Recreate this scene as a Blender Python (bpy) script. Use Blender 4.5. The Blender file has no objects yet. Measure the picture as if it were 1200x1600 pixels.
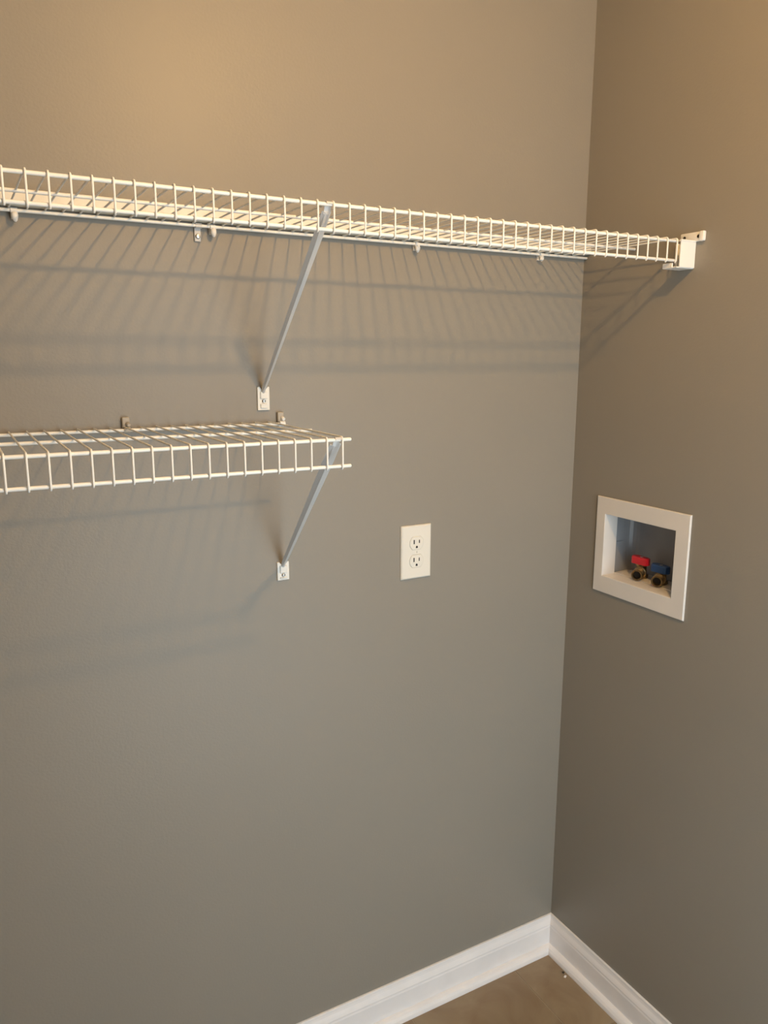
import bpy, bmesh, math, random
from mathutils import Vector, Matrix
random.seed(4)
S = bpy.context.scene
C = S.collection

# ------------------------------------------------------------------ camera
F_PX, CAM = 1208.67, Vector((-1.25703, -1.35737, 1.53197))
YAW, PIT, ROL = 0.505044, -0.196898, 0.002407
cd = bpy.data.cameras.new('camera'); cam = bpy.data.objects.new('camera', cd); C.objects.link(cam)
cd.sensor_fit = 'VERTICAL'; cd.sensor_height = 24.0; cd.lens = F_PX / 1600 * 24.0
cd.clip_start = 0.02
fw = Vector((math.sin(YAW)*math.cos(PIT), math.cos(YAW)*math.cos(PIT), math.sin(PIT)))
r0 = Vector((math.cos(YAW), -math.sin(YAW), 0)); u0 = r0.cross(fw)
rt = r0*math.cos(ROL) + u0*math.sin(ROL); up = -r0*math.sin(ROL) + u0*math.cos(ROL)
M = Matrix((rt, up, -fw)).transposed().to_4x4(); M.translation = CAM
cam.matrix_world = M
S.camera = cam

# ------------------------------------------------------------------ light and exposure
BULB_POS = (-0.62, -1.06, 2.26); BULB_R = 0.025
BULB_COL, BULB_STR = (1.0, 0.585, 0.20), 1135.0     # warm lamp under the ceiling
DAY_COL, DAY_STR = (0.79, 0.93, 1.0), 4.35         # what comes in through the open doorway
w = bpy.data.worlds.new('world'); S.world = w; w.use_nodes = True
w.node_tree.nodes['Background'].inputs[0].default_value = (*DAY_COL, 1)
w.node_tree.nodes['Background'].inputs[1].default_value = DAY_STR
vs = S.view_settings
vs.view_transform = 'Standard'; vs.look = 'None'; vs.gamma = 1; vs.use_curve_mapping = False
vs.exposure = 0.0

# ------------------------------------------------------------------ materials
def mat(name, col, rough=.5, metal=0, spec=.5, var=0, vscale=8, bump=0, bscale=300, emis=None, estr=0):
    m = bpy.data.materials.new(name); m.use_nodes = True
    nt = m.node_tree; b = nt.nodes['Principled BSDF']
    b.inputs['Base Color'].default_value = (*col, 1); b.inputs['Roughness'].default_value = rough
    b.inputs['Metallic'].default_value = metal; b.inputs['Specular IOR Level'].default_value = spec
    tc = nt.nodes.new('ShaderNodeTexCoord')
    if var:
        n = nt.nodes.new('ShaderNodeTexNoise'); n.inputs['Scale'].default_value = vscale; n.inputs['Detail'].default_value = 4
        nt.links.new(tc.outputs['Object'], n.inputs['Vector'])
        r = nt.nodes.new('ShaderNodeValToRGB')
        r.color_ramp.elements[0].position = .35; r.color_ramp.elements[1].position = .65
        r.color_ramp.elements[0].color = (*[c*(1-var) for c in col], 1)
        r.color_ramp.elements[1].color = (*[min(1, c*(1+var)) for c in col], 1)
        nt.links.new(n.outputs['Fac'], r.inputs['Fac']); nt.links.new(r.outputs['Color'], b.inputs['Base Color'])
    if bump:
        n2 = nt.nodes.new('ShaderNodeTexNoise'); n2.inputs['Scale'].default_value = bscale; n2.inputs['Detail'].default_value = 3
        nt.links.new(tc.outputs['Object'], n2.inputs['Vector'])
        bp = nt.nodes.new('ShaderNodeBump'); bp.inputs['Strength'].default_value = bump; bp.inputs['Distance'].default_value = .001
        nt.links.new(n2.outputs['Fac'], bp.inputs['Height']); nt.links.new(bp.outputs['Normal'], b.inputs['Normal'])
    if emis:
        b.inputs['Emission Color'].default_value = (*emis, 1); b.inputs['Emission Strength'].default_value = estr
    return m
M_wall = mat('greige_wall_paint', (.275, .250, .212), .44, spec=.42, var=.012, vscale=3, bump=.25, bscale=220)
M_ceil = mat('ceiling_paint', (.75, .73, .69), .8)
M_trim = mat('white_trim_paint', (.87, .835, .825), .38, var=.02, vscale=20)
M_wire = mat('white_vinyl_coating', (.90, .88, .83), .32)
M_steel = mat('white_enamelled_steel', (.62, .61, .60), .4)
M_foot = mat('white_painted_steel', (.80, .79, .75), .4)
M_plast = mat('white_plastic', (.85, .83, .79), .4)
M_strip = mat('cream_painted_strip', (.84, .79, .68), .5, var=.03, vscale=14)
M_plate = mat('ivory_plastic', (.80, .76, .68), .35)
M_dark = mat('dark_slot', (.015, .012, .01), .6)
M_zinc = mat('zinc_screw', (.62, .60, .56), .3, metal=1)
M_brass = mat('brass', (.30, .22, .12), .36, metal=1, var=.3, vscale=60)
M_red = mat('red_plastic', (.62, .02, .035), .35)
M_blue = mat('blue_plastic', (.02, .07, .24), .35)
M_box = mat('off_white_plastic_frame', (.74, .70, .66), .42, var=.02, vscale=12)
M_pan = mat('grey_plastic_pan', (.30, .31, .33), .32, var=.06, vscale=18)
M_pex = mat('grey_pipe', (.4, .4, .4), .5)
M_tan = mat('painted_clip_plastic', (.42, .37, .30), .45)
M_bulb = mat('lamp_glass', (1, 1, 1), .5, emis=BULB_COL, estr=BULB_STR)
M_debris = mat('dark_grit', (.05, .035, .02), .8)

def tile_mat():
    m = mat('tan_vinyl_tile', (.235, .17, .10), .38)
    nt = m.node_tree; b = nt.nodes['Principled BSDF']
    tc = nt.nodes.new('ShaderNodeTexCoord')
    n = nt.nodes.new('ShaderNodeTexNoise'); n.inputs['Scale'].default_value = 7; n.inputs['Detail'].default_value = 7
    n.inputs['Distortion'].default_value = 1.2
    r = nt.nodes.new('ShaderNodeValToRGB'); e = r.color_ramp.elements
    e[0].position = .3; e[0].color = (.23, .155, .09, 1); e[1].position = .7; e[1].color = (.34, .262, .165, 1)
    nt.links.new(tc.outputs['Object'], n.inputs['Vector'])
    nt.links.new(n.outputs['Fac'], r.inputs['Fac']); nt.links.new(r.outputs['Color'], b.inputs['Base Color'])
    return m
M_tile = tile_mat()
M_grout = mat('tan_floor_joint', (.36, .29, .20), .7)

# ------------------------------------------------------------------ mesh helpers
def obj(name, bm, m, parent=None, smooth=False):
    bmesh.ops.recalc_face_normals(bm, faces=bm.faces[:])
    me = bpy.data.meshes.new(name); bm.to_mesh(me); bm.free(); me.materials.append(m)
    if smooth:
        for p in me.polygons: p.use_smooth = True
        try: me.set_sharp_from_angle(angle=math.radians(40))
        except Exception: pass
    o = bpy.data.objects.new(name, me); C.objects.link(o)
    if parent: o.parent = parent
    return o
def thing(name, label, cat, loc=(0, 0, 0), group=None):
    o = bpy.data.objects.new(name, None); C.objects.link(o); o.location = loc
    o.empty_display_size = .02
    o['label'] = label; o['category'] = cat
    if group: o['group'] = group
    return o
def struct(o): o['kind'] = 'structure'; return o
def box(bm, x0, x1, y0, y1, z0, z1, bev=0, seg=2):
    v = [bm.verts.new((x, y, z)) for x in (x0, x1) for y in (y0, y1) for z in (z0, z1)]
    fs = [bm.faces.new([v[i] for i in f]) for f in ((0,1,3,2),(4,6,7,5),(0,4,5,1),(2,3,7,6),(0,2,6,4),(1,5,7,3))]
    if bev:
        es = list({e for f in fs for e in f.edges})
        bmesh.ops.bevel(bm, geom=es, offset=bev, segments=seg, affect='EDGES', profile=.5)
def tube(bm, pts, r, n=8, caps=True):
    pts = [Vector(p) for p in pts]
    rs = r if isinstance(r, (list, tuple)) else [r]*len(pts)
    rings = []; ref = None
    for i, p in enumerate(pts):
        t = ((pts[min(i+1, len(pts)-1)] - p).normalized() + (p - pts[max(i-1, 0)]).normalized()).normalized()
        if ref is None:
            ref = Vector((0, 0, 1)) if abs(t.z) < .9 else Vector((1, 0, 0))
        a = (ref - t*ref.dot(t)).normalized(); b = t.cross(a); ref = a
        rings.append([bm.verts.new(p + (a*math.cos(2*math.pi*k/n) + b*math.sin(2*math.pi*k/n))*rs[i]) for k in range(n)])
    for A, B in zip(rings, rings[1:]):
        for k in range(n): bm.faces.new((A[k], A[(k+1) % n], B[(k+1) % n], B[k]))
    if caps: bm.faces.new(rings[0][::-1]); bm.faces.new(rings[-1])
def extrude_profile(bm, prof, path):
    """prof: list of 2D closed outline; path: list of functions mapping 2D to 3D vectors."""
    rings = [[bm.verts.new(f(p)) for p in prof] for f in path]
    n = len(prof)
    for A, B in zip(rings, rings[1:]):
        for k in range(n): bm.faces.new((A[k], A[(k+1) % n], B[(k+1) % n], B[k]))
    bm.faces.new(rings[0]); bm.faces.new(rings[-1][::-1])
def lathe(bm, prof, o, axis, n=20):
    """prof = list of (radius, distance along axis); closed outline gives a ring."""
    o = Vector(o); ax = Vector(axis).normalized()
    a = ax.orthogonal().normalized(); b = ax.cross(a)
    rings = []
    for r, h in prof:
        if r <= 1e-6: rings.append([bm.verts.new(o + ax*h)])
        else: rings.append([bm.verts.new(o + ax*h + (a*math.cos(2*math.pi*k/n) + b*math.sin(2*math.pi*k/n))*r) for k in range(n)])
    for A, B in zip(rings, rings[1:]):
        for k in range(n):
            q = []
            for v in (A[k % len(A)], A[(k+1) % len(A)], B[(k+1) % len(B)], B[k % len(B)]):
                if v not in q: q.append(v)
            if len(q) > 2: bm.faces.new(q)

# ------------------------------------------------------------------ room shell
RX, RY, RZ, T = -2.15, -1.50, 2.44, .12
bm = bmesh.new(); box(bm, RX-T, T, 0, T, -.05, RZ+.05); struct(obj('wall_back', bm, M_wall))
bm = bmesh.new(); box(bm, RX-T, RX, RY-T, 0, -.05, RZ+.05); struct(obj('wall_left', bm, M_wall))
# right wall with the hole that takes the valve box
HY0, HY1, HZ0, HZ1 = -.325, -.104, 1.030, 1.208
bm = bmesh.new()
ys = [RY-T, HY0, HY1, 0]; zs = [-.05, HZ0, HZ1, RZ+.05]
g = {(s, i, j): bm.verts.new((s*T, y, z)) for s in (0, 1) for i, y in enumerate(ys) for j, z in enumerate(zs)}
for s in (0, 1):
    for i in range(3):
        for j in range(3):
            if (i, j) != (1, 1):
                bm.faces.new((g[s,i,j], g[s,i+1,j], g[s,i+1,j+1], g[s,i,j+1]))
ring = [(1,1),(2,1),(2,2),(1,2)]
outer = [(i,0) for i in range(4)] + [(3,j) for j in range(1,4)] + [(i,3) for i in (2,1,0)] + [(0,j) for j in (2,1)]
for loop in (ring, outer):
    for k in range(len(loop)):
        a, b = loop[k], loop[(k+1) % len(loop)]
        bm.faces.new((g[0,*a], g[0,*b], g[1,*b], g[1,*a]))
struct(obj('wall_right', bm, M_wall))
# front wall, behind the camera, with the open doorway
DX0, DX1, DZ = -.90, -.10, 2.05
bm = bmesh.new()
box(bm, RX-T, DX0, RY-T, RY, -.05, RZ+.05); box(bm, DX1, T, RY-T, RY, -.05, RZ+.05); box(bm, DX0, DX1, RY-T, RY, DZ, RZ+.05)
struct(obj('wall_front', bm, M_wall))
bm = bmesh.new(); box(bm, RX-T, T, RY-T, T, RZ, RZ+.05); struct(obj('ceiling', bm, M_ceil))
pl = bpy.data.lights.new('doorway_portal', 'AREA'); pl.shape = 'RECTANGLE'; pl.size = DX1-DX0; pl.size_y = DZ
pl.cycles.is_portal = True
po = bpy.data.objects.new('doorway_portal', pl); C.objects.link(po); po.location = ((DX0+DX1)/2, RY-T/2, DZ/2); po.rotation_euler = (math.pi/2, 0, 0)

# floor: joint bed with separate vinyl tiles
bm = bmesh.new(); box(bm, RX-T, T, RY-T, T, -.06, -.0012); floor = struct(obj('floor', bm, M_grout))
TS, J = .3048, .0022
SX, SY = -.138, -.262
tm = None
nx0, nx1, ny0, ny1 = -7, 1, -8, 1
for i in range(nx0, nx1):
    for j in range(ny0, ny1):
        x1 = SX + (i+1)*TS; x0 = x1-TS; y1 = SY + (j+1)*TS; y0 = y1-TS
        cx0, cx1, cy0, cy1 = max(x0, RX), min(x1, 0), max(y0, RY), min(y1, 0)
        if cx1-cx0 < .02 or cy1-cy0 < .02: continue
        full = abs((cx1-cx0)-TS) < 1e-6 and abs((cy1-cy0)-TS) < 1e-6
        if full and tm:
            t = bpy.data.objects.new('tile', tm); C.objects.link(t); t.parent = floor
        else:
            bm = bmesh.new()
            box(bm, -(cx1-cx0)/2+J/2, (cx1-cx0)/2-J/2, -(cy1-cy0)/2+J/2, (cy1-cy0)/2-J/2, -.003, 0, .0005, 1)
            t = obj('tile', bm, M_tile, floor)
            if full: tm = t.data
        t.location = ((cx0+cx1)/2, (cy0+cy1)/2, 0)

# baseboards: flat board with an eased top, and a quarter-round shoe as a part
BH = .0972
base_prof = [(0, 0), (.0115, 0), (.0115, .066), (.0105, .070), (.0105, .074), (.0085, .080), (.0062, .086), (.0052, .091), (.0048, BH-.001), (.0035, BH), (0, BH)]
shoe_prof = [(.0117, 0), (.0275, 0), (.0275, .004), (.0262, .010), (.0225, .0155), (.017, .0187), (.0117, .0195)]
def moulding(name, prof, side, parent=None):
    bm = bmesh.new()
    if side == 'back':      # runs along x, mitred at the corner x = 0
        path = [lambda p: Vector((RX+.0, -p[0], p[1])), lambda p: Vector((-p[0], -p[0], p[1]))]
    elif side == 'right':
        path = [lambda p: Vector((-p[0], -p[0], p[1])), lambda p: Vector((-p[0], RY, p[1]))]
    extrude_profile(bm, prof, path)
    return obj(name, bm, M_trim, parent)
for side in ('back', 'right'):
    b = struct(moulding('baseboard_'+side, base_prof, side))
    moulding('shoe_moulding', shoe_prof, side, b)

# grit and a paint chip by the right baseboard
bm = bmesh.new(); bmesh.ops.create_icosphere(bm, subdivisions=1, radius=.0035)
for v in bm.verts: v.co *= random.uniform(.7, 1.25)
o = obj('grit_crumb', bm, M_debris); o.location = (-.0354, -.0938, .0028)
o['label'] = 'tiny dark crumb of grit on the floor against the right baseboard'; o['category'] = 'debris'
bm = bmesh.new(); box(bm, -.004, .004, -.0025, .0025, 0, .0016, .0004, 1)
o = obj('paint_chip', bm, M_trim); o.location = (-.0385, -.1045, .0002); o.rotation_euler = (0, 0, .5)
o['label'] = 'tiny white paint chip on the floor beside the dark crumb'; o['category'] = 'debris'

# ------------------------------------------------------------------ wire shelves
WR, RR, PITCH = .00148, .00275, .0254
def make_shelf(name, label, z, depth, lip, mid, midz, xlast, n, rail_r, rail_l, mid_r, back_r):
    t = thing(name, label, 'shelf', ((rail_l+rail_r)/2, 0, z), 'white wire shelves on the back wall')
    t.location = (0, 0, 0)
    def rail(nm, y, zz, x1, r=RR):
        bm = bmesh.new()
        k = 12; pts = [(rail_l + (x1-rail_l)*i/k, y, zz) for i in range(k+1)]
        rr = [r]*(k+1)
        pts = [(pts[0][0]+.0004, y, zz)] + pts[1:-1] + [(x1-.001, y, zz), (x1, y, zz)]; rr = [r]*k + [r, r*.7]
        tube(bm, pts, rr, 10); return obj(nm, bm, M_wire, t, True)
    rail('front_rail', -depth, z, rail_r); rail('lip_rail', -depth, z-lip, rail_r)
    rail('middle_rail', -mid, z+midz, mid_r); rail('rear_rail', -.0100, z, back_r)
    # one cross wire: over the rails, round the front rail and down the lip
    q = RR + WR; pts = [(0, -.0058, z+q), (0, -mid, z+q)]
    for k in range(0, 5):
        a = math.radians(90 + 22.5*k); pts.append((0, -depth + q*math.cos(a), z + q*math.sin(a)))
    pts += [(0, -depth-q, z-lip+.001)]
    for k in range(1, 4):
        a = math.radians(180 + 25*k); pts.append((0, -depth + q*math.cos(a), z - lip + q*math.sin(a)))
    bm = bmesh.new(); tube(bm, pts, WR, 8)
    first = obj('cross_wire', bm, M_wire, t, True); first.location = (xlast, 0, 0)
    for k in range(1, n):
        c = first.copy(); C.objects.link(c); c.parent = t; c.location = (xlast - k*PITCH, 0, 0)
    return t
Z1, D1, L1, MID1 = 1.7485, .2861, .0350, .1500
Z2, D2, L2, MID2 = 1.4115, .3135, .0401, .1539
LEFT = RX + .004
n1 = int((-.0393 - LEFT)/PITCH) + 1
sh1 = make_shelf('wire_shelf', 'long white wire shelf above, running into the corner', Z1, D1, L1, MID1, .0030, -.0393, n1, -.0305, LEFT, -.0015, -.0015)
x2 = -.7530
n2 = int((x2 - LEFT)/PITCH) + 1
sh2 = make_shelf('wire_shelf', 'shorter white wire shelf below, with cut rail ends beside the outlet wall', Z2, D2, L2, MID2, 0, x2, n2, -.7372, LEFT, -.7310, -.7285)
sh2['label'] = 'shorter white wire shelf below the long one, its rails cut off in mid-wall'

# cream strip lying on the deck of the long shelf, tight to the wall
bm = bmesh.new(); box(bm, LEFT, -.0015, -.0230, -.0002, Z1+.0066, Z1+.0238, .0008, 1)
o = obj('batten', bm, M_strip)
o['label'] = 'slim cream strip along the wall just above the rear rail of the long shelf'; o['category'] = 'trim strip'

# ------------------------------------------------------------------ diagonal braces
def make_brace(label, top, foot, fx0, fx1, fz0, fz1, rail_z, rail_y, slot, ws=1.0):
    t = thing('shelf_brace', label, 'bracket', (0, 0, 0), 'diagonal support braces under the wire shelves')
    top, foot = Vector(top), Vector(foot)
    d = (top - foot); L = d.length; d.normalize()
    sx = Vector((1, 0, 0)); sx = (sx - d*sx.dot(d)).normalized()
    nrm = sx.cross(d).normalized()
    if nrm.y > 0: nrm = -nrm                      # outward, away from the wall and down
    # shallow V channel that tapers to the foot
    def sec(f, wd, hh):
        wd *= ws; c = foot + d*(L*f); th = .0011
        o = [(-wd/2, 0), (-wd*.20, hh), (wd/2, 0), (wd/2-th*1.2, -th), (-wd*.20, hh-th*1.5), (-wd/2+th*1.2, -th)]
        return [c + sx*a + nrm*b for a, b in o]
    secs = [sec(0, .0085, .0040), sec(.06, .0095, .0048), sec(.5, .0128, .0060), (sec(.88, .0165, .0066)), sec(1, .0150, .0030)]
    bm = bmesh.new(); rings = [[bm.verts.new(p) for p in s] for s in secs]
    for A, B in zip(rings, rings[1:]):
        for k in range(6): bm.faces.new((A[k], A[(k+1) % 6], B[(k+1) % 6], B[k]))
    bm.faces.new(rings[0]); bm.faces.new(rings[-1][::-1])
    obj('brace_bar', bm, M_steel, t)
    # flattened hook that wraps the front rail
    bm = bmesh.new(); w2 = .0052; pts = []
    R = RR + .0006
    e = top
    pts = [(e.y, e.z - .004), (rail_y + R, rail_z - .001)]
    for k in range(0, 9):
        a = math.radians(0 + 22.5*k); pts.append((rail_y + R*math.cos(a), rail_z + R*math.sin(a)))
    th = .0009; n = len(pts); tang = []
    for i in range(n):
        a = Vector(pts[max(i-1, 0)]); b = Vector(pts[min(i+1, n-1)]); q = (b-a).normalized(); tang.append(Vector((q.y, -q.x)))
    va = [[bm.verts.new((e.x+s*w2, pts[i][0]+tang[i].x*o, pts[i][1]+tang[i].y*o)) for s, o in ((-1,0),(1,0),(1,th),(-1,th))] for i in range(n)]
    for A, B in zip(va, va[1:]):
        for k in range(4): bm.faces.new((A[k], A[(k+1) % 4], B[(k+1) % 4], B[k]))
    bm.faces.new(va[0]); bm.faces.new(va[-1][::-1])
    obj('rail_hook', bm, M_steel, t, True)
    # wall foot: plate with a V notch on top and raised ears
    cx = (fx0+fx1)/2; hw = (fx1-fx0)/2; H = fz1-fz0
    ol = [(-hw, 0), (hw, 0), (hw, H), (hw*.78, H+.001), (hw*.05, H-.009), (-hw*.70, H+.001), (-hw, H)]
    bm = bmesh.new()
    A = [bm.verts.new((cx+a, -.0005, fz0+b)) for a, b in ol]; B = [bm.verts.new((cx+a*.94, -.0042, fz0+.0008+b*.97)) for a, b in ol]
    for k in range(len(ol)): bm.faces.new((A[k], A[(k+1) % len(ol)], B[(k+1) % len(ol)], B[k]))
    bm.faces.new(A); bm.faces.new(B[::-1])
    f = obj('wall_foot', bm, M_foot, t)
    # raised boss with the screw
    zc = fz0 + H*slot
    bm = bmesh.new(); box(bm, cx-hw*.55, cx+hw*.60, -.0068, -.0040, zc+.0042, fz0+H*.80, .0008, 1)
    box(bm, cx-hw*.55, cx+hw*.60, -.0068, -.0040, fz0+.004, max(zc-.0048, fz0+.0065), .0008, 1); obj('boss', bm, M_foot, f)
    bm = bmesh.new(); lathe(bm, [(0, 0), (.0036, 0), (.0036, .0012), (.0022, .0026), (0, .0028)], (cx, -.0042, zc), (0, -1, 0), 14)
    obj('screw', bm, M_zinc, f, True)
    bm = bmesh.new(); box(bm, cx-.0030, cx+.0030, -.00735, -.0060, zc-.0006, zc+.0006); obj('screw_slot', bm, M_dark, f)
    # lug that joins the bar to the foot
    bm = bmesh.new(); tube(bm, [foot + d*.006, foot, Vector((foot.x, -.0035, foot.z-.008)), Vector((foot.x, -.0035, fz1-.013))], [.0034, .0036, .0034, .0026], 8)
    obj('lug', bm, M_steel, t, True)
    return t
make_brace('diagonal white brace under the long upper shelf, foot left of centre wall', (-.7565, -.2775, 1.7400), (-.7610, -.0085, 1.4760),
           -.7722, -.7485, 1.4368, 1.4792, Z1, -D1, .40)
make_brace('diagonal white brace under the right end of the shorter lower shelf', (-.7590, -.3050, 1.4040), (-.7305, -.0085, 1.1450),
           -.7426, -.7178, 1.1100, 1.1462, Z2, -D2, .30, 1.25)

# ------------------------------------------------------------------ clips that hold the rear rails
def saddle(bm, x, y, z, ln=.010, ro=.0050, ri=.0029, a0=-200, a1=60):
    k = 12; prev = None; ends = []
    for s in range(k+1):
        a = math.radians(a0 + (a1-a0)*s/k); c, q = math.cos(a), math.sin(a)
        r = [bm.verts.new((x+dx, y + rr*c, z + rr*q)) for dx, rr in ((-ln/2, ri), (ln/2, ri), (ln/2, ro), (-ln/2, ro))]
        if prev:
            for m in range(4): bm.faces.new((prev[m], prev[(m+1) % 4], r[(m+1) % 4], r[m]))
        else: bm.faces.new(r)
        prev = r
    bm.faces.new(prev[::-1])
def drop_clip(x, label, m=M_plast, s=1.0, z=Z1):
    t = thing('shelf_clip', label, 'clip', (0, 0, 0), 'wall clips along the rear rail of the long shelf')
    bm = bmesh.new(); saddle(bm, x, -.0100, z); obj('saddle', bm, m, t, True)
    bm = bmesh.new(); tube(bm, [(x, -.0120, z-.0042), (x, -.0128, z-.0065), (x, -.0126, z-.0105), (x+.0008, -.0118, z-.0150*s), (x+.001, -.0115, z-.0168*s)],
                           [.0040, .0052, .0050, .0030, .0012], 12)
    obj('anchor_nub', bm, m, t, True)
    bm = bmesh.new(); box(bm, x-.0048, x+.0048, -.0064, -.0003, z-.012, z+.0045, .0006, 1); obj('wall_pad', bm, m, t)
    return t
drop_clip(-1.1500, 'white plastic clip under the long shelf near the left edge of the photo')
drop_clip(-.8447, 'white plastic nub clip directly right of the metal strap clip')
drop_clip(-.4407, 'small white clip under the long shelf, first one right of the brace', s=.95)
drop_clip(-.1314, 'small white clip under the long shelf, nearest the room corner', s=.85)
# metal strap with its screw
t = thing('shelf_clip', 'grey metal strap clip with screw hanging from the long shelf', 'clip', (0, 0, 0), 'wall clips along the rear rail of the long shelf')
xs = -.8695
bm = bmesh.new(); saddle(bm, xs, -.0100, Z1, .0105, .0042, .0029, -150, 170); obj('saddle', bm, M_steel, t, True)
bm = bmesh.new()
box(bm, xs-.0055, xs+.0055, -.0040, -.0008, Z1-.0245, Z1-.0020, .0012, 2); obj('strap', bm, M_steel, t)
bm = bmesh.new(); lathe(bm, [(0, 0), (.0042, 0), (.0042, .0015), (.0030, .0032), (0, .0038)], (xs, -.0040, Z1-.0165), (0, -1, 0), 14); obj('screw', bm, M_zinc, t, True)
# two upright clips on the lower shelf
def up_clip(x, label, m, mp):
    t = thing('shelf_clip', label, 'clip', (0, 0, 0), 'wall clips along the rear rail of the lower shelf')
    z = Z2
    bm = bmesh.new(); box(bm, x-.0060, x+.0060, -.0080, -.0003, z+.0030, z+.0215, .0015, 2); obj('wall_pad', bm, mp, t)
    bm = bmesh.new(); saddle(bm, x+.001, -.0100, z, .0100, .0056, .0029, -60, 200); obj('saddle', bm, m, t, True)
    bm = bmesh.new(); lathe(bm, [(0, 0), (.0036, 0), (.0040, .003), (.0028, .0062), (0, .0068)], (x+.0022, -.0080, z+.0105), (.25, -1, -.35), 12)
    obj('pin_head', bm, m, t, True)
up_clip(-1.0062, 'tan-painted clip standing on the rear rail of the lower shelf', M_tan, M_tan)
up_clip(-.7290, 'clip with white pin head at the right end of the lower shelf', M_plast, M_tan)

# ------------------------------------------------------------------ end bracket of the long shelf on the right wall
t = thing('end_bracket', 'white plastic end bracket on the right wall holding the long shelf', 'bracket')
BY0, BY1, BZ0, BZ1 = -.3005, -.2640, 1.7000, 1.7490
bm = bmesh.new(); box(bm, -.0042, -.0003, -.3215, -.2660, Z1-.0005, Z1+.0170, .0016, 2)
box(bm, -.0085, -.0003, -.3225, -.3120, Z1-.0010, Z1+.0170, .0020, 2)
obj('wall_plate', bm, M_plast, t, True)
bm = bmesh.new()
box(bm, -.0405, -.0003, BY0-.0004, BY0+.0026, BZ0, BZ1, .0008, 2)                  # outer face
box(bm, -.0410, -.0003, BY0-.0015, BY0+.0040, BZ1-.0024, BZ1+.0012, .0008, 1)      # top rim
obj('cheek', bm, M_plast, t)
bm = bmesh.new()
box(bm, -.0470, -.0003, BY0+.0010, -.2660, BZ0-.0012, BZ0+.0014, .0008, 1)
box(bm, -.0478, -.0452, BY0+.0110, -.2660, BZ0-.0012, BZ0+.0085, .0008, 1)
obj('tray', bm, M_plast, t)
bm = bmesh.new(); box(bm, -.0060, -.0003, -.2640, -.2570, BZ0, Z1, .0008, 1); obj('rear_rib', bm, M_plast, t)
for yy in (-.3080, -.2760):
    bm = bmesh.new(); lathe(bm, [(0, 0), (.0030, 0), (.0030, .0008), (0, .0010)], (-.0041, yy, Z1+.0085), (-1, 0, 0), 12)
    h = obj('screw_hole', bm, M_dark, t)

# ------------------------------------------------------------------ wall outlet
t = thing('wall_outlet', 'ivory duplex electrical outlet with cover plate on the back wall', 'outlet')
OX0, OX1, OZ0, OZ1 = -.4679, -.3943, 1.0726, 1.1883
cx, cz = (OX0+OX1)/2, (OZ0+OZ1)/2
def rounded_sock(w, h, seg=7):
    """receptacle face: flat top and bottom, bulging sides."""
    r = w/2; a0 = math.asin(h/2/r); p = []
    for k in range(seg+1): a = -a0 + 2*a0*k/seg; p.append((r*math.cos(a), r*math.sin(a)))
    for k in range(seg+1): a = math.pi - a0 + 2*a0*k/seg; p.append((r*math.cos(a), r*math.sin(a)))
    return p
bm = bmesh.new()
def lvl(ins, y): return [bm.verts.new((x, y, z)) for x, z in ((OX0+ins, OZ0+ins), (OX1-ins, OZ0+ins), (OX1-ins, OZ1-ins), (OX0+ins, OZ1-ins))]
ls = [lvl(0, -.0003), lvl(0, -.0022), lvl(.0012, -.0042), lvl(.0035, -.0055)]
for A, B in zip(ls, ls[1:]):
    for k in range(4): bm.faces.new((A[k], A[(k+1) % 4], B[(k+1) % 4], B[k]))
bm.faces.new(ls[0][::-1])
# front face with two openings
holes = []
for s in (1, -1):
    holes.append([bm.verts.new((cx+a, -.0055, cz+s*.0194+b)) for a, b in rounded_sock(.0346, .0286)])
edges = []
def loop_edges(vs):
    out = []
    for k in range(len(vs)):
        e = bm.edges.get((vs[k], vs[(k+1) % len(vs)])) or bm.edges.new((vs[k], vs[(k+1) % len(vs)])); out.append(e)
    return out
edges = loop_edges(ls[-1]) + loop_edges(holes[0]) + loop_edges(holes[1])
bmesh.ops.triangle_fill(bm, use_beauty=True, edges=edges)
for h in holes:
    lo = [bm.verts.new((v.co.x, -.0035, v.co.z)) for v in h]
    for k in range(len(h)): bm.faces.new((h[k], h[(k+1) % len(h)], lo[(k+1) % len(h)], lo[k]))
obj('cover_plate', bm, M_plate, t)
for s in (1, -1):
    zc = cz + s*.0194
    bm = bmesh.new(); p = rounded_sock(.0338, .0278)
    A = [bm.verts.new((cx+a, -.0030, zc+b)) for a, b in p]; B = [bm.verts.new((cx+a, -.0060, zc+b)) for a, b in p]; D = [bm.verts.new((cx+a*.95, -.0066, zc+b*.95)) for a, b in p]
    for P, Q in ((A, B), (B, D)):
        for k in range(len(p)): bm.faces.new((P[k], P[(k+1) % len(p)], Q[(k+1) % len(p)], Q[k]))
    bm.faces.new(A); bm.faces.new(D[::-1])
    so = obj('socket', bm, M_plate, t)
    bm = bmesh.new(); box(bm, cx-.0080, cx-.0052, -.00675, -.0050, zc-.0015, zc+.0075); obj('slot', bm, M_dark, so)
    bm = bmesh.new(); box(bm, cx+.0050, cx+.0074, -.00675, -.0050, zc-.0003, zc+.0068); obj('slot', bm, M_dark, so)
    bm = bmesh.new()
    gp = [(-.0024, -.0024), (.0024, -.0024), (.0024, .0006), (.0016, .0022), (0, .0028), (-.0016, .0022), (-.0024, .0006)]
    A = [bm.verts.new((cx+a, -.0050, zc-.0082+b)) for a, b in gp]; B = [bm.verts.new((cx+a, -.00675, zc-.0082+b)) for a, b in gp]
    for k in range(7): bm.faces.new((A[k], A[(k+1) % 7], B[(k+1) % 7], B[k]))
    bm.faces.new(A); bm.faces.new(B[::-1]); obj('ground_hole', bm, M_dark, so)
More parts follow.
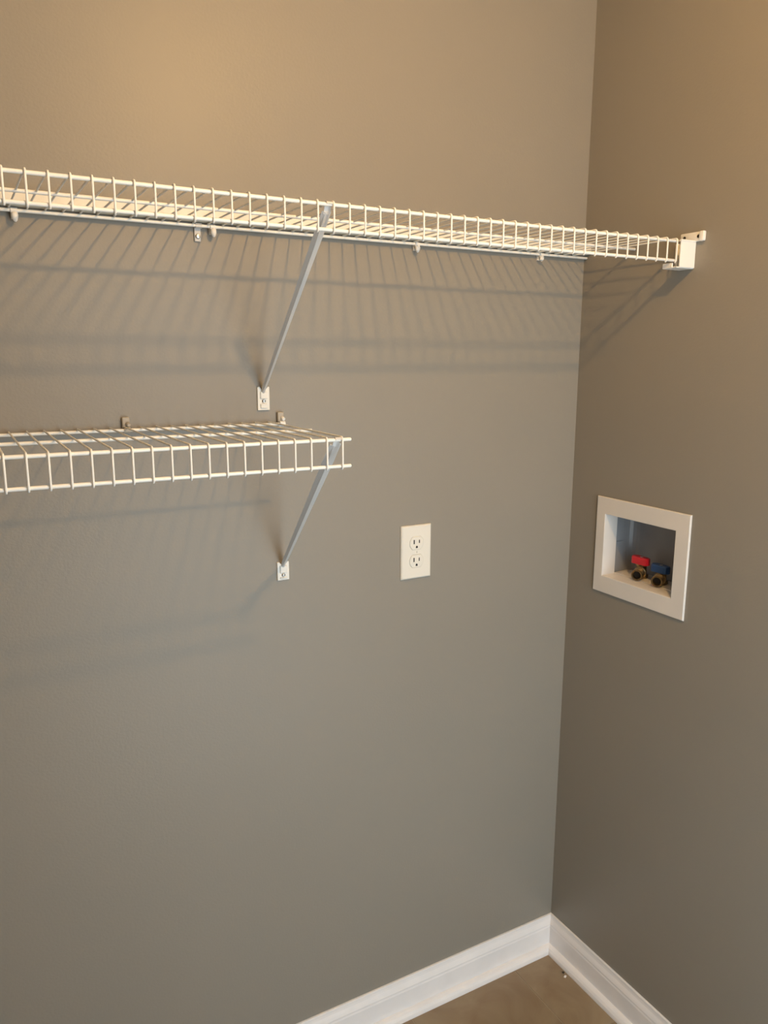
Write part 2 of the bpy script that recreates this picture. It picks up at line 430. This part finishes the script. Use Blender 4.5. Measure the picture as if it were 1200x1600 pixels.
bm = bmesh.new(); lathe(bm, [(0, 0), (.0030, 0), (.0030, .0004), (.0020, .0009), (0, .0011)], (cx, -.0054, cz), (0, -1, 0), 14)
sc = obj('screw', bm, M_plate, t, True)
bm = bmesh.new(); box(bm, cx-.0003, cx+.0003, -.0067, -.0060, cz-.0022, cz+.0022); obj('screw_slot', bm, M_dark, sc)

# ------------------------------------------------------------------ washer supply box in the right wall
t = thing('washer_outlet_box', 'recessed white washing machine valve box in the right wall', 'valve box')
FY0, FY1, FZ0, FZ1 = -.3426, -.0872, 1.0095, 1.2284      # flange
IY0, IY1, IZ0, IZ1 = -.3085, -.1140, 1.0490, 1.1905      # opening
def rect(y0, y1, z0, z1): return [(y0, z0), (y1, z0), (y1, z1), (y0, z1)]
def inset(q, i): return [(q[0][0]+i, q[0][1]+i), (q[1][0]-i, q[1][1]+i), (q[2][0]-i, q[2][1]-i), (q[3][0]+i, q[3][1]-i)]
OUT, INN = rect(FY0, FY1, FZ0, FZ1), rect(IY0, IY1, IZ0, IZ1)
bm = bmesh.new()
lv = [(OUT, -.0003), (OUT, -.0030), (inset(OUT, .0015), -.0045), (inset(INN, -.0012), -.0045), (INN, -.0036), (INN, -.0003)]
rings = [[bm.verts.new((x, y, z)) for y, z in q] for q, x in lv]
rings.append(rings[0])
for A, B in zip(rings, rings[1:]):
    for k in range(4): bm.faces.new((A[k], A[(k+1) % 4], B[(k+1) % 4], B[k]))
obj('face_frame', bm, M_box, t)
# sleeve behind the frame
bm = bmesh.new()
lv = [(inset(INN, -.0025), -.0003), (INN, -.0003), (INN, .0340), (inset(INN, -.0025), .0340)]
rings = [[bm.verts.new((x, y, z)) for y, z in q] for q, x in lv]; rings.append(rings[0])
for A, B in zip(rings, rings[1:]):
    for k in range(4): bm.faces.new((A[k], A[(k+1) % 4], B[(k+1) % 4], B[k]))
obj('sleeve', bm, M_box, t)
# grey pan behind, open to the front, rounded inner corners
bm = bmesh.new()
P0, P1, PD = IY0-.006, IY1+.006, .092; rc = .030
def pan_out(off, r):
    y0, y1, d = P0-off, P1+off, PD+off
    p = [(.0350, y0)]
    for k in range(7): a = math.radians(90*k/6); p.append((d-r+r*math.sin(a), y0+r-r*math.cos(a)))
    for k in range(7): a = math.radians(90*k/6); p.append((d-r+r*math.cos(a), y1-r+r*math.sin(a)))
    p.append((.0350, y1)); return p
pi, pw = pan_out(0, rc), pan_out(.002, rc+.002)
zb, zt = IZ0-.0005, IZ1+.008
vi = [[bm.verts.new((x, y, z)) for x, y in pi] for z in (zb, zt)]
for k in range(len(pi)-1): bm.faces.new((vi[0][k], vi[0][k+1], vi[1][k+1], vi[1][k]))
vo = [[bm.verts.new((x, y, z)) for x, y in pw] for z in (zb-.002, zt+.002)]
for k in range(len(pw)-1): bm.faces.new((vo[0][k], vo[1][k], vo[1][k+1], vo[0][k+1]))
bm.faces.new(vi[0]); bm.faces.new(vi[1][::-1]); bm.faces.new(vo[0][::-1]); bm.faces.new(vo[1])
loopi = vi[0][:1] + vi[1][:1] + vi[1][-1:] + vi[0][-1:]; loopo = vo[0][:1] + vo[1][:1] + vo[1][-1:] + vo[0][-1:]
for k in range(4): bm.faces.new((loopi[k], loopi[(k+1) % 4], loopo[(k+1) % 4], loopo[k]))
obj('back_pan', bm, M_pan, t)
# floor of the box: pale sill
bm = bmesh.new(); box(bm, .0342, .0900, IY0-.003, IY1+.003, IZ0-.0003, IZ0+.0015, .0005, 1); obj('sill', bm, M_box, t)
# clip ledge on the far side
bm = bmesh.new(); box(bm, .0355, .060, P1-.0030, P1-.0002, 1.1180, 1.1215); box(bm, .0355, .0380, P1-.0030, P1-.0002, 1.1215, IZ1+.004)
obj('side_rib', bm, M_pan, t)

def valve(yc, label, mh, hh):
    v = thing('water_valve', label, 'valve', (0, 0, 0), 'water valves in the washing machine box')
    z0 = IZ0+.0012; xc = .056; zc = 1.0675
    bm = bmesh.new()
    lathe(bm, [(0, 0), (.0135, 0), (.0150, .002), (.0150, .008), (.0112, .010), (.0112, .026), (.0130, .029), (.0130, .035), (.0075, .037), (.0075, .041), (0, .041)], (xc, yc, z0), (0, 0, 1), 20)
    obj('valve_body', bm, M_brass, v, True)
    # threaded hose outlet, open at the front, tipped down a little
    bm = bmesh.new(); pr = [(.0090, .004), (.0090, .0320), (.0122, .0325)]
    for k in range(6): pr += [(.0128, .0310-.0028*k), (.0117, .0296-.0028*k)]
    pr += [(.0117, .0120), (.0138, .0110), (.0138, .0060), (.0090, .004)]
    lathe(bm, pr, (xc, yc, zc-.003), (-1, -.48, -.06), 24)
    obj('hose_outlet', bm, M_brass, v, True)
    bm = bmesh.new(); lathe(bm, [(0, .0210), (.0089, .0210), (.0089, .0222), (0, .0222)], (xc, yc, zc-.003), (-1, -.48, -.06), 20)
    obj('outlet_seat', bm, M_dark, v)
    # lever handle
    hz = z0 + hh
    bm = bmesh.new(); ol = []
    for k in range(9): a = math.radians(90 + 180*k/8); ol.append((-.016 + .0100*math.sin(a) if False else .0105*math.cos(a)*.9 - .0155, .0105*math.sin(a)))
    ol += [(.0120, -.0085), (.0185, -.0070), (.0205, 0), (.0185, .0070), (.0120, .0085)]
    def P(a, b, h): return Vector((xc - .004 + b, yc - a - .002, hz + h))
    A = [bm.verts.new(P(a, b, -.004)) for a, b in ol]; B = [bm.verts.new(P(a, b, .0095)) for a, b in ol]; D = [bm.verts.new(P(a*.93, b*.86, .0118)) for a, b in ol]
    for X, Y in ((A, B), (B, D)):
        for k in range(len(ol)): bm.faces.new((X[k], X[(k+1) % len(ol)], Y[(k+1) % len(ol)], Y[k]))
    bm.faces.new(A); bm.faces.new(D[::-1])
    h = obj('handle', bm, mh, v)
    bm = bmesh.new(); lathe(bm, [(0, 0), (.0035, 0), (.0035, .001), (0, .0018)], (xc-.004, yc-.002, hz+.0117), (0, 0, 1), 12); obj('handle_screw', bm, M_zinc, h, True)
valve(-.1730, 'brass water valve with red handle inside the recessed wall box', M_red, .0365)
valve(-.2290, 'brass water valve with blue handle inside the recessed wall box', M_blue, .0310)

# ------------------------------------------------------------------ ceiling lamp (out of frame, the source of the warm light)
t = thing('ceiling_light', 'warm ceiling lamp in front of the shelves, above the photo', 'lamp', (BULB_POS[0], BULB_POS[1], RZ))
def lob(name, prof, o, m): bm = bmesh.new(); lathe(bm, prof, o, (0, 0, -1), 28); return obj(name, bm, m, t, True)
lob('canopy', [(0, .0005), (.065, .0005), (.065, .010), (.045, .022), (0, .022)], (0, 0, 0), M_ceil)
lob('stem', [(0, .018), (.010, .018), (.010, .110), (.017, .115), (.017, .148), (0, .148)], (0, 0, 0), M_zinc)
bm = bmesh.new(); bmesh.ops.create_icosphere(bm, subdivisions=3, radius=BULB_R)
b = obj('bulb', bm, M_bulb, t, True); b.location = (0, 0, BULB_POS[2]-RZ)
